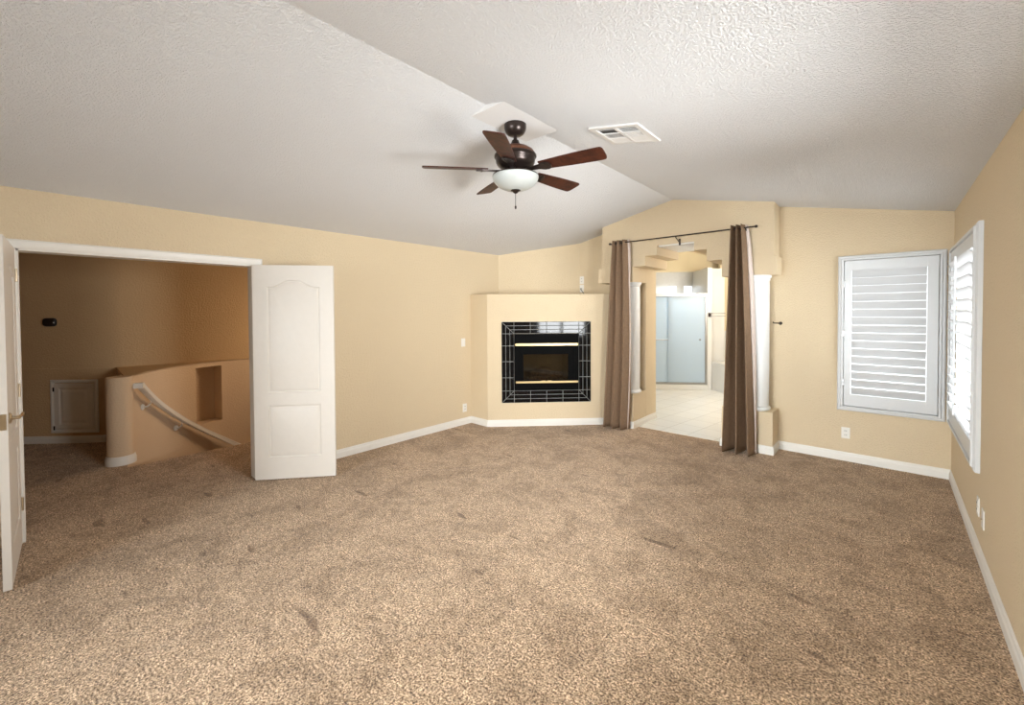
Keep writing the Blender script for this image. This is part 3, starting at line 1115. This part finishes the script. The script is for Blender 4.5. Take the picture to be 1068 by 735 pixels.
# louver lines in the lower and upper plates
for zz in (0.525, 0.555, 1.17, 1.20, 1.23):
    fbox(H0 + 0.05, H1 - 0.05, 0.0195, 0.023, zz, zz + 0.008)
b.build('metal_face', m_blackmetal, root)
b = MB()
for s0, s1, za, zb in ((H0 + 0.031, G0, 0.600, 1.125), (G1, H1 - 0.031, 0.600, 1.125), (G0, G1, 0.600, GZ0), (G0, G1, GZ1, 1.125)):
    fbox(s0, s1, -0.012, 0.008, za, zb)
for s0, s1, za, zb in ((G0 - 0.008, G0 + 0.012, GZ0, GZ1), (G1 - 0.012, G1 + 0.008, GZ0, GZ1), (G0, G1, GZ1 - 0.012, GZ1)):
    fbox(s0, s1, 0.0081, 0.013, za, zb)
fr = b.build('door_frame', m_blackmetal, root)
b = MB()
fbox(G0 + 0.001, G1 - 0.001, -0.006, -0.002, GZ0, GZ1)
b.build('glass', m_smoked, fr, label='smoked glass')
for za, zb, s0, s1 in ((1.108, 1.140, 0.378, 1.248), (0.596, 0.622, 0.385, 1.248)):
    b = MB()
    fbox(s0, s1, 0.0205, 0.045, za, zb, bev=0.006)
    b.build('brass_bar', m_brass, root, label='polished brass bar')
for sx in (0.765, 0.850):
    b = MB()
    fbox(sx - 0.035, sx + 0.03, 0.0455, 0.060, 0.612, 0.632, bev=0.004)
    b.build('door_pull', m_brass, root, label='small brass door pull')
b = MB()
bx = [(H0 + 0.02, -0.03), (H1 - 0.02, -0.03), (H1 - 0.12, -0.40), (H0 + 0.12, -0.40)]
lo = [fp(s, d, HZ0 + 0.02) for s, d in bx]
hi = [fp(s, d, HZ1 - 0.02) for s, d in bx]
b.poly(lo)
b.poly(hi)
for i in (1, 2, 3):
    j = (i + 1) % 4
    b.poly([lo[i], lo[j], hi[j], hi[i]])
b.build('firebox', m_firebox, root)
for (sa_, da_, sb_, db_, zz, rr) in ((0.58, -0.14, 1.02, -0.20, 0.600, 0.050), (0.62, -0.24, 1.06, -0.15, 0.690, 0.042), (0.68, -0.13, 0.90, -0.28, 0.755, 0.034)):
    b = MB()
    pts = [Vector(fp(sa_ + (sb_ - sa_) * t, da_ + (db_ - da_) * t, zz + 0.012 * math.sin(5 * t))) for t in [i / 8 for i in range(9)]]
    b.tube(pts, rr, 12)
    b.build('log', m_log, root, smooth=True)

# ------------------------------------------------------------------ ceiling fan
FC = Vector((-2.035, 2.335, 0))
root = empty('ceiling_fan', (FC.x, FC.y, PZ), 'dark bronze ceiling fan with five wooden blades and a frosted bowl light', 'ceiling fan')


def flathe(name, prof, mat, parent=root, label=None, n=48):
    b = MB()
    b.lathe(prof, FC, n=n)
    return b.build(name, mat, parent, smooth=True, angle=50, label=label)


flathe('canopy', [(0.080, 2.9245), (0.080, 2.905), (0.076, 2.885), (0.064, 2.862), (0.048, 2.850), (0.022, 2.846)], m_bronze)
flathe('downrod', [(0.013, 2.85), (0.013, 2.815), (0.024, 2.812), (0.030, 2.795), (0.040, 2.780), (0.043, 2.765)], m_bronze)
mh = flathe('motor_housing', [(0.044, 2.768), (0.060, 2.765), (0.105, 2.752), (0.130, 2.735), (0.143, 2.716), (0.147, 2.706)], m_copper, label='copper-bronze upper dome of the motor')
b = MB()
b.lathe([(0.146, 2.706), (0.153, 2.702), (0.153, 2.690), (0.146, 2.686), (0.143, 2.680), (0.140, 2.650), (0.128, 2.630), (0.105, 2.616), (0.080, 2.606), (0.070, 2.590)], FC, n=48)
b.build('motor_band', m_bronze, mh, smooth=True, angle=50)
flathe('light_fitter', [(0.066, 2.592), (0.085, 2.585), (0.085, 2.572), (0.120, 2.566), (0.166, 2.560), (0.168, 2.552)], m_bronze)
bowl = [(0.166, 2.556)]
for i in range(1, 15):
    t = i / 14 * PI / 2
    bowl.append((0.168 * math.cos(t) ** 0.85 if i < 14 else 0.012, 2.552 - 0.100 * math.sin(t) ** 1.1))
bw = flathe('light_bowl', bowl, m_bowl, label='frosted white glass bowl shade')
b = MB()
b.lathe([(0.010, 2.456), (0.036, 2.455), (0.036, 2.450), (0.022, 2.444), (0.016, 2.436), (0.006, 2.430)], FC, n=24)
b.build('finial', m_bronze, bw, smooth=True)
b = MB()
b.tube([(FC.x, FC.y, 2.434), (FC.x, FC.y, 2.345)], 0.0022, 6)
b.lathe([(0.001, 2.345), (0.006, 2.340), (0.007, 2.325), (0.003, 2.318)], FC, n=12)
b.build('pull_chain', m_bronze, root, smooth=True)
for k in range(5):
    an = math.radians(-60 + 72 * k)
    er = Vector((math.cos(an), math.sin(an), 0))
    et = Vector((-math.sin(an), math.cos(an), 0))
    pitch = math.radians(-13)
    et2 = et * math.cos(pitch) + Vector((0, 0, 1)) * math.sin(pitch)
    en = er.cross(et2)
    base = Vector((FC.x, FC.y, 2.600))

    def bp(r, s, h, base=base, er=er, et2=et2, en=en):
        return base + er * r + et2 * s + en * h
    # outline of the blade, wide at the tip with rounded corners
    out = []
    for i in range(13):
        r = 0.20 + (0.635 - 0.20) * i / 12
        out.append((r, 0.046 + 0.024 * math.sin(PI / 2 * i / 12)))
    tip = []
    for i in range(1, 10):
        t = PI * i / 10
        c, s = math.cos(t), math.sin(t)
        tip.append((0.635 + 0.030 * abs(s) ** 0.6, 0.070 * (abs(c) ** 0.5) * (1 if c > 0 else -1)))
    loop = out + tip + [(r, -w_) for r, w_ in out[::-1]]
    b = MB()
    b.loft([[bp(r, s, -0.004) for r, s in loop], [bp(r, s, 0.004) for r, s in loop]])
    bl = b.build('blade', m_blade, root, smooth=True, angle=30)
    b = MB()
    brk = [(0.085, 0.020), (0.14, 0.016), (0.19, 0.022), (0.225, 0.040), (0.255, 0.042), (0.275, 0.030), (0.285, 0.0)]
    loop = brk + [(r, -w_) for r, w_ in brk[::-1][1:]]
    b.loft([[bp(r, s, -0.016) for r, s in loop], [bp(r, s, -0.0042) for r, s in loop]])
    for s in (-0.022, 0.022):
        b.lathe([(0.006, -0.019), (0.006, -0.0155)], bp(0.245, s, 0), en, 10)
    b.build('blade_bracket', m_bronze, bl, smooth=True, angle=30)

# ------------------------------------------------------------------ ceiling air vent on the right slope
vc = Vector((-1.418, 2.815, zc(-1.418)))
ex = Vector((1, 0, -SR)).normalized()
ey = Vector((0, 1, 0))
ez = ex.cross(ey)


def vt(q):
    return tuple(vc + ex * q[0] + ey * q[1] + ez * q[2])


root = empty('air_vent', vc, 'square white ceiling air vent with slotted louvers near the fan', 'air vent')
b = MB()
hw = 0.188
for (x0, x1, y0, y1) in ((-hw, hw, -hw, -0.150), (-hw, hw, 0.150, hw), (-hw, -0.150, -0.150, 0.150), (0.150, hw, -0.150, 0.150), (-0.012, 0.012, -0.150, 0.150)):
    b.box(x0, x1, y0, y1, -0.012, -0.0005, T=vt, bev=0.002)
b.build('frame', m_ventgrey, root)
b = MB()
b.box(-0.150, 0.150, -0.150, 0.150, -0.002, -0.0006, T=vt)
b.build('duct_opening', m_ventdark, root)
b = MB()


def louver(x0, x1, y, wid, tilt):
    d, h = math.cos(tilt) * wid / 2, math.sin(tilt) * wid / 2
    b.hexa([vt((x0, y - d, -0.009 - h)), vt((x1, y - d, -0.009 - h)), vt((x1, y + d, -0.009 + h)), vt((x0, y + d, -0.009 + h)),
            vt((x0, y - d, -0.0075 - h)), vt((x1, y - d, -0.0075 - h)), vt((x1, y + d, -0.0075 + h)), vt((x0, y + d, -0.0075 + h))])


for x0, x1 in ((-0.150, -0.012), (0.012, 0.150)):
    for i in range(1 if x0 < 0 else 3):
        louver(x0, x1, -0.130 + 0.030 * i, 0.006 if x0 < 0 else 0.009, math.radians(60))
    for i in range(4):
        louver(x0, x1, 0.066 + 0.0235 * i, 0.0225, math.radians(-12))
for i in range(5):
    louver(-0.150, -0.012, -0.036 + 0.021 * i, 0.0215, math.radians(12))
for i in range(6):
    xx = 0.024 + 0.0235 * i
    b.hexa([vt(p) for p in ((xx - 0.005, -0.045, -0.012), (xx + 0.004, -0.045, -0.012), (xx + 0.004, 0.052, -0.012), (xx - 0.005, 0.052, -0.012), (xx - 0.002, -0.045, -0.004), (xx + 0.007, -0.045, -0.004), (xx + 0.007, 0.052, -0.004), (xx - 0.002, 0.052, -0.004))])
for x0, x1 in ((-0.150, -0.012), (0.012, 0.150)):
    for y in (-0.046, 0.052):
        b.box(x0, x1, y - 0.003, y + 0.003, -0.012, -0.004, T=vt)
b.build('louvers', m_ventgrey, root)


# ------------------------------------------------------------------ outlets and switches
def plate(name, O, U, N, z, label, cat, kind='outlet', w=0.072, h=0.116, group='white wall plates'):
    """O is the plate's centre on the wall face"""
    def T(q):
        a, d, zz = q
        return (O[0] + U[0] * a + N[0] * d, O[1] + U[1] * a + N[1] * d, z + zz)
    root = empty(name, T((0, 0, 0)), label, cat, group)
    b = MB()
    b.box(-w / 2, w / 2, 0.0005, 0.007, -h / 2, h / 2, T=T, bev=0.003)
    b.build('cover_plate', m_plastic, root)
    if kind == 'outlet':
        for s in (-1, 1):
            b = MB()
            b.box(-0.018, 0.018, 0.0071, 0.0095, s * 0.021 - 0.014, s * 0.021 + 0.014, T=T, bev=0.001)
            so = b.build('socket', m_plastic, root)
            b = MB()
            for a in (-0.007, 0.007):
                b.box(a - 0.0018, a + 0.0018, 0.0096, 0.0102, s * 0.021 - 0.005, s * 0.021 + 0.007, T=T)
            b.build('slots', m_darkslot, so)
    elif kind == 'switch':
        b = MB()
        b.box(-0.016, 0.016, 0.0071, 0.011, -0.032, 0.032, T=T, bev=0.002)
        b.build('rocker', m_plastic, root)
    else:
        b = MB()
        b.lathe([(0.007, 0.0071), (0.007, 0.014), (0.005, 0.016)], T((0, 0, 0)), (N[0], N[1], 0), 12)
        b.build('jack', m_nickel, root, smooth=True)
    return root


plate('light_switch', (XL, 3.965), (0, 1), (1, 0), 1.150, 'white light switch on the long left wall at hand height', 'light switch', 'switch')
plate('wall_outlet', (XL, 3.985), (0, 1), (1, 0), 0.232, 'white outlet low on the long wall left of the fireplace', 'outlet')
plate('wall_outlet', (-0.327, YB), (1, 0), (0, -1), 0.293, 'white outlet on the window wall beneath the shutter', 'outlet')
plate('wall_outlet', (-3.535, YB), (1, 0), (0, -1), 2.055, 'white outlet plate above the chimney breast, upper of two', 'outlet')
plate('cable_jack', (-3.535, YB), (1, 0), (0, -1), 1.925, 'white cable plate just above the chimney breast, lower of two', 'cable plate', 'jack')
plate('wall_outlet', (XR, 3.985), (0, 1), (-1, 0), 0.315, 'white plate low on the right wall, farther of two', 'outlet')
plate('cable_jack', (XR, 3.80), (0, 1), (-1, 0), 0.300, 'white plate low on the right wall, nearer of two', 'cable plate', 'jack')

b = MB()
b.tube([(-3.535, YB - 0.016, 1.925), (-3.53, YB - 0.05, 1.925), (-3.50, YB - 0.085, 1.905), (-3.46, YB - 0.10, 1.87), (-3.43, YB - 0.11, 1.835), (-3.40, YB - 0.13, 1.8205), (-3.33, YB - 0.16, 1.8200)], 0.0045, 8)
tag(b.build('cable', m_black, smooth=True), 'short black cable curling from the plate onto the chimney top', 'cable')

# curtain tieback hook on the window wall beside the right column
root = empty('tieback_hook', (-0.955, YB, 1.427), 'small dark tieback hook on the wall beside the right column', 'hook')
b = MB()
b.lathe([(0.018, 0.0005), (0.018, 0.004), (0.008, 0.008)], (-0.915, YB, 1.427), (0, -1, 0), 16)
b.build('rosette', m_bronze, root, smooth=True)
b = MB()
b.tube([(-0.915, YB - 0.006, 1.427), (-0.915, YB - 0.09, 1.430), (-0.92, YB - 0.105, 1.431), (-0.95, YB - 0.115, 1.431), (-0.965, YB - 0.112, 1.434), (-0.968, YB - 0.108, 1.445)], 0.006, 10)
b.build('hook', m_bronze, root, smooth=True)

# ------------------------------------------------------------------ hall fittings
# access door on the low 45-degree wall
AO = Vector((-7.862 + 0.012, -0.118, 0))
AT = (Vector((-7.40 + 0.012, 0.335, 0)) - AO).normalized()
AN = Vector((AT.y, -AT.x, 0))


def at(q):
    v = AO + AT * q[0] + AN * q[1]
    return (v.x, v.y, q[2])


root = empty('access_door', at((0.62, 0, 0.12)), 'grey-white cabinet access door low on the hall wall', 'access door')
p0, p1, pz0, pz1 = 0.330, 0.880, 0.128, 0.776
b = MB()
prof = [(0.0, 0.0005), (0.0, 0.014), (0.020, 0.018), (0.040, 0.010), (0.042, 0.0005)]
loops = []
for (a, z, da, dz) in ((p0, pz0, 1, 1), (p1, pz0, -1, 1), (p1, pz1, -1, -1), (p0, pz1, 1, -1), (p0, pz0, 1, 1)):
    loops.append([at((a + da * o, d, z + dz * o)) for o, d in prof])
b.loft(loops, cap=False)
b.build('frame', m_access, root)
b = MB()
i0, i1, iz0, iz1 = p0 + 0.046, p1 - 0.046, pz0 + 0.046, pz1 - 0.046
lv = []
for ins, d in ((0.0, 0.0005), (0.0, 0.016), (0.055, 0.016), (0.065, 0.010), (0.080, 0.010), (0.10, 0.015)):
    lv.append([at((i0 + ins, d, iz0 + ins)), at((i1 - ins, d, iz0 + ins)), at((i1 - ins, d, iz1 - ins)), at((i0 + ins, d, iz1 - ins))])
b.loft(lv)
dl = b.build('door_leaf', m_access, root)
for zz in (0.19, 0.66):
    b = MB()
    b.box(i0 - 0.010, i0 + 0.006, 0.0165, 0.022, zz - 0.025, zz + 0.025, T=at, bev=0.002)
    b.build('hinge', m_bronze, dl)

root = empty('thermostat', at((0.335, 0, 1.48)), 'small black oval device on the upper hall wall', 'wall device')
b = MB()
lp0 = []
for k in range(28):
    t = 2 * PI * k / 28
    c, s = math.cos(t), math.sin(t)
    lp0.append((0.075 * abs(c) ** 0.6 * (1 if c > 0 else -1), 0.052 * abs(s) ** 0.6 * (1 if s > 0 else -1)))
b.loft([[at((0.335 + a * f, d, 1.477 + z * f)) for a, z in lp0] for d, f in ((-0.011, 1), (0.012, 1), (0.020, 0.9))])
b.build('case', m_black, root, smooth=True)
b = MB()
b.box(0.390, 0.404, 0.013, 0.021, 1.465, 1.479, T=at)
b.build('button', m_plastic, root)

# handrail winding down the curved wall
root = empty('stair_handrail', (-6.2, 0.84, 0.78), 'white handrail curving down the stair wall beside the round post', 'handrail')
acc = [0.0]
for i in range(1, len(CUR)):
    acc.append(acc[-1] + (CUR[i] - CUR[i - 1]).length)
RA = 5
path = []
for i in range(RA, len(CUR)):
    c = CUR[i] + nrm2(i) * 0.085
    path.append((c.x, c.y, 0.80 - 0.68 * (acc[i] - acc[RA])))
path = [p for p in path if p[2] > -1.2]
sec = [(-0.030, -0.022), (-0.012, -0.026), (0.012, -0.026), (0.030, -0.022), (0.032, 0.0), (0.026, 0.010), (0.030, 0.022), (0.0, 0.030), (-0.030, 0.022), (-0.026, 0.010), (-0.032, 0.0)]
b = MB()
b.tube(path, 0.03, section=sec)
b.build('rail', m_trim, root, smooth=True, angle=50)
b = MB()
c0 = Vector(path[0])
n0 = nrm2(RA)
n0 = Vector((n0.x, n0.y, 0))
t0_ = Vector((n0.y, -n0.x, 0))
pp = [c0 + n0 * 0.033 + Vector((0, 0, 0.030)), c0 - n0 * 0.084 + Vector((0, 0, 0.030)), c0 - n0 * 0.084 - t0_ * -0.05 + Vector((0, 0, 0.030)), c0 + n0 * 0.033 - t0_ * -0.05 + Vector((0, 0, 0.030))]
b.prism([p + Vector((0, 0, -0.055)) for p in pp], (0, 0, 0.056))
b.build('end_return', m_trim, root)
for i in (RA + 7, RA + 20):
    c = CUR[i]
    nn = nrm2(i)
    nn = Vector((nn.x, nn.y, 0))
    zz = 0.80 - 0.68 * (acc[i] - acc[RA])
    b = MB()
    w0 = Vector((c.x, c.y, zz - 0.115))
    b.lathe([(0.034, 0.0005), (0.034, 0.008), (0.024, 0.014)], w0, nn, 20)
    b.tube([w0 + nn * 0.010, w0 + nn * 0.05 + Vector((0, 0, 0.005)), w0 + nn * 0.078 + Vector((0, 0, 0.035)), w0 + nn * 0.085 + Vector((0, 0, 0.075))], 0.009, 10)
    b.build('bracket', m_trim, root, smooth=True)
b = MB()
b.prism([(-6.06, 0.60, -0.2), (-6.06, 0.66, -0.2), (-7.20, 0.72, -0.2), (-7.20, 0.66, -0.2)], (0, 0, 1.095))
struct(b.build('wall_stair_side', m_curve), 'left face of the stair half wall behind the round post', 'half wall')

# ------------------------------------------------------------------ bathroom
E1 = Vector((0.808, 0.589, 0)).normalized()     # along the shower front, away to the right
E2 = Vector((-E1.y, E1.x, 0))                   # to the back of the shower
SB = Vector((-2.690, 8.860, 0))                 # right foot of the shower


def sp(a, d, z):
    v = SB + E1 * a + E2 * d
    return (v.x, v.y, z)


def ST(q):
    return sp(*q)


b = MB()
# back walls: white tile to 2.43 behind the shower, yellow above
cuts = [-2.2, -0.52, -0.335, -0.19, -0.005, 1.2]
WZ0, WZ1 = 1.93, 2.125
for a0, a1 in zip(cuts[:-1], cuts[1:]):
    hole = (a0, a1) in ((-0.52, -0.335), (-0.19, -0.005))
    if hole:
        b.box(a0, a1, 0.90, 1.02, 0, WZ0, T=ST)
        b.box(a0, a1, 0.90, 1.02, WZ1, 2.43, T=ST)
    else:
        b.box(a0, a1, 0.90, 1.02, 0, 2.43, T=ST)
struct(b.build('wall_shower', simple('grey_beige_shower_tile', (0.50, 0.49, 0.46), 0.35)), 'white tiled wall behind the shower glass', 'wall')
b = MB()
b.box(-2.2, 2.2, 0.90, 1.02, 2.43, 3.3, T=ST)
b.box(1.2, 2.2, 0.90, 1.02, 0, 2.43, T=ST)
struct(b.build('wall_bathroom_back', m_yellow), 'yellow wall above the shower tile', 'wall')
for k, (a0, a1) in enumerate(((-0.52, -0.335), (-0.19, -0.005))):
    b = MB()
    b.box(a0, a1, 0.93, 0.99, WZ0, WZ1, T=ST)
    struct(b.build('window_%d' % (5 + k), m_block), 'small bright glass block window above the shower, ' + ('left' if k == 0 else 'right') + ' one', 'window')
# side walls, ceiling
b = MB()
b.box(-4.75, -4.60, 5.74, 10.9, 0, 3.3)
b.box(-0.93, -0.80, 5.755, 10.9, 0, 3.3)
b.box(-4.60, -0.93, 10.75, 10.9, 0, 3.3)
b.box(-4.60, AX0, 5.74, 5.86, 0, 3.3)
struct(b.build('wall_bathroom_sides', m_yellow), 'pale yellow side walls of the bathroom', 'wall')
b = MB()
b.box(-4.75, -0.80, 5.74, 10.9, 3.1, 3.2)
struct(b.build('ceiling_bathroom', m_trim), 'white bathroom ceiling', 'ceiling')
# wall with a shallow curved head between the dressing passage and the bath
b = MB()
arc = [(-2.62, 0.0), (-2.62, 2.40)]
xs0, xs1, zz0, rise = -3.05, -2.15, 2.44, 0.11
top_ = [(xs0 + (xs1 - xs0) * i / 20, zz0 + rise * math.sin(PI * i / 20)) for i in range(21)]
poly_ = [(-4.6, 3.1), (-4.6, 2.44)] + top_ + [(-0.93, 2.44), (-0.93, 3.1)]
b.prism([(x, 6.9, z) for x, z in poly_], (0, 0.12, 0))
struct(b.build('wall_bathroom_head', m_wall), 'beige arched head between the stepped arch and the bathroom', 'wall')

# shower enclosure
root = empty('shower_enclosure', sp(-0.55, 0, 0), 'frosted glass sliding shower enclosure in a metal frame', 'shower')
SA = -1.55
b = MB()
b.box(SA, -0.002, -0.05, 0.10, 0.0045, 0.105, T=ST, bev=0.008)
b.build('curb', m_bathwhite, root)
b = MB()
b.box(SA, 0.0, 0.0, 0.06, 1.865, 1.925, T=ST, bev=0.004)
b.build('header', m_chrome, root)
b = MB()
b.box(SA, 0.0, 0.0, 0.06, 0.106, 0.145, T=ST, bev=0.004)
b.build('bottom_track', m_chrome, root)
for a in (-0.042, SA):
    b = MB()
    b.box(a, a + 0.040, 0.0, 0.06, 0.146, 1.864, T=ST, bev=0.004)
    b.build('jamb', m_chrome, root)
b = MB()
b.box(-0.753, -0.044, 0.010, 0.016, 0.146, 1.864, T=ST)
p1_ = b.build('glass_panel', m_frost, root)
b = MB()
b.box(SA + 0.042, -0.655, 0.040, 0.046, 0.146, 1.864, T=ST)
p2_ = b.build('glass_panel', m_frost, root)
b = MB()
b.tube([sp(-1.42, 0.004, 1.0), sp(-1.42, -0.04, 1.0), sp(-1.39, -0.045, 1.0), sp(-0.80, -0.045, 1.0), sp(-0.77, -0.04, 1.0), sp(-0.77, 0.004, 1.0)], 0.009, 8)
b.build('towel_bar', m_chrome, p2_, smooth=True)
b = MB()
b.lathe([(0.020, 0.0), (0.020, 0.012), (0.010, 0.018)], sp(-0.14, 0.0095, 1.0), -E2, 16)
b.build('knob', m_chrome, p1_, smooth=True)

# end wall of the shower and the tub beside it
M2 = Vector((0.775, -0.632, 0)).normalized()
b = MB()
b.box(0.001, 0.085, 0.0, 0.90, 0.0045, 2.43, T=ST)
b.box(0.085, 0.40, 0.20, 0.32, 0.0045, 2.43, T=ST)
struct(b.build('wall_tub', m_bathwhite), 'white wall pier beside the shower and tub', 'wall')
b = MB()
b.box(0.40, 1.9, 0.42, 0.54, 0.0045, 3.1, T=ST)
struct(b.build('wall_bathroom_tub', m_yellow), 'yellow wall above the tub', 'wall')
b = MB()
b.box(0.40, 1.9, 0.405, 0.4195, 0.0045, 1.16, T=ST)
struct(b.build('trim_tub', m_bathwhite), 'white tile wainscot above the tub', 'trim')
b = MB()
tb = [Vector(sp(0.086, 0.0, 0)), Vector(sp(0.086, 0.0, 0)) + M2 * 1.7, Vector(sp(0.39, 0.19, 0)) + M2 * 1.7, Vector(sp(0.39, 0.19, 0))]
tb[0] = Vector(sp(0.088, -0.005, 0))
b.prism([(p.x, p.y, 0.0045) for p in tb], (0, 0, 0.52))
tub = b.build('bathtub', m_bathwhite)
tag(tub, 'white tub surround beside the shower', 'bathtub')
b = MB()
tt = [tb[0] - E2 * 0.012, tb[1] - E2 * 0.012, tb[2], tb[3]]
b.prism([(p.x, p.y, 0.526) for p in tt], (0, 0, 0.03))
b.build('deck', m_bathwhite, tub)

root = empty('towel_rack', sp(0.043, -0.001, 1.50), 'dark and chrome towel rack on the white pier by the shower', 'towel rack')
b = MB()
b.box(0.015, 0.065, -0.022, -0.001, 1.455, 1.535, T=ST, bev=0.004)
b.tube([sp(0.04, -0.02, 1.495), sp(0.03, -0.08, 1.495)], 0.012, 10)
b.build('mount', m_bronze, root, label='dark bronze mount')
for zz in (1.47, 1.525):
    b = MB()
    b.tube([sp(0.05, -0.02, zz), sp(0.06, -0.09, zz), sp(0.30, -0.10, zz), sp(0.31, -0.05, zz)], 0.008, 8)
    b.build('bar', m_chrome, root, smooth=True)
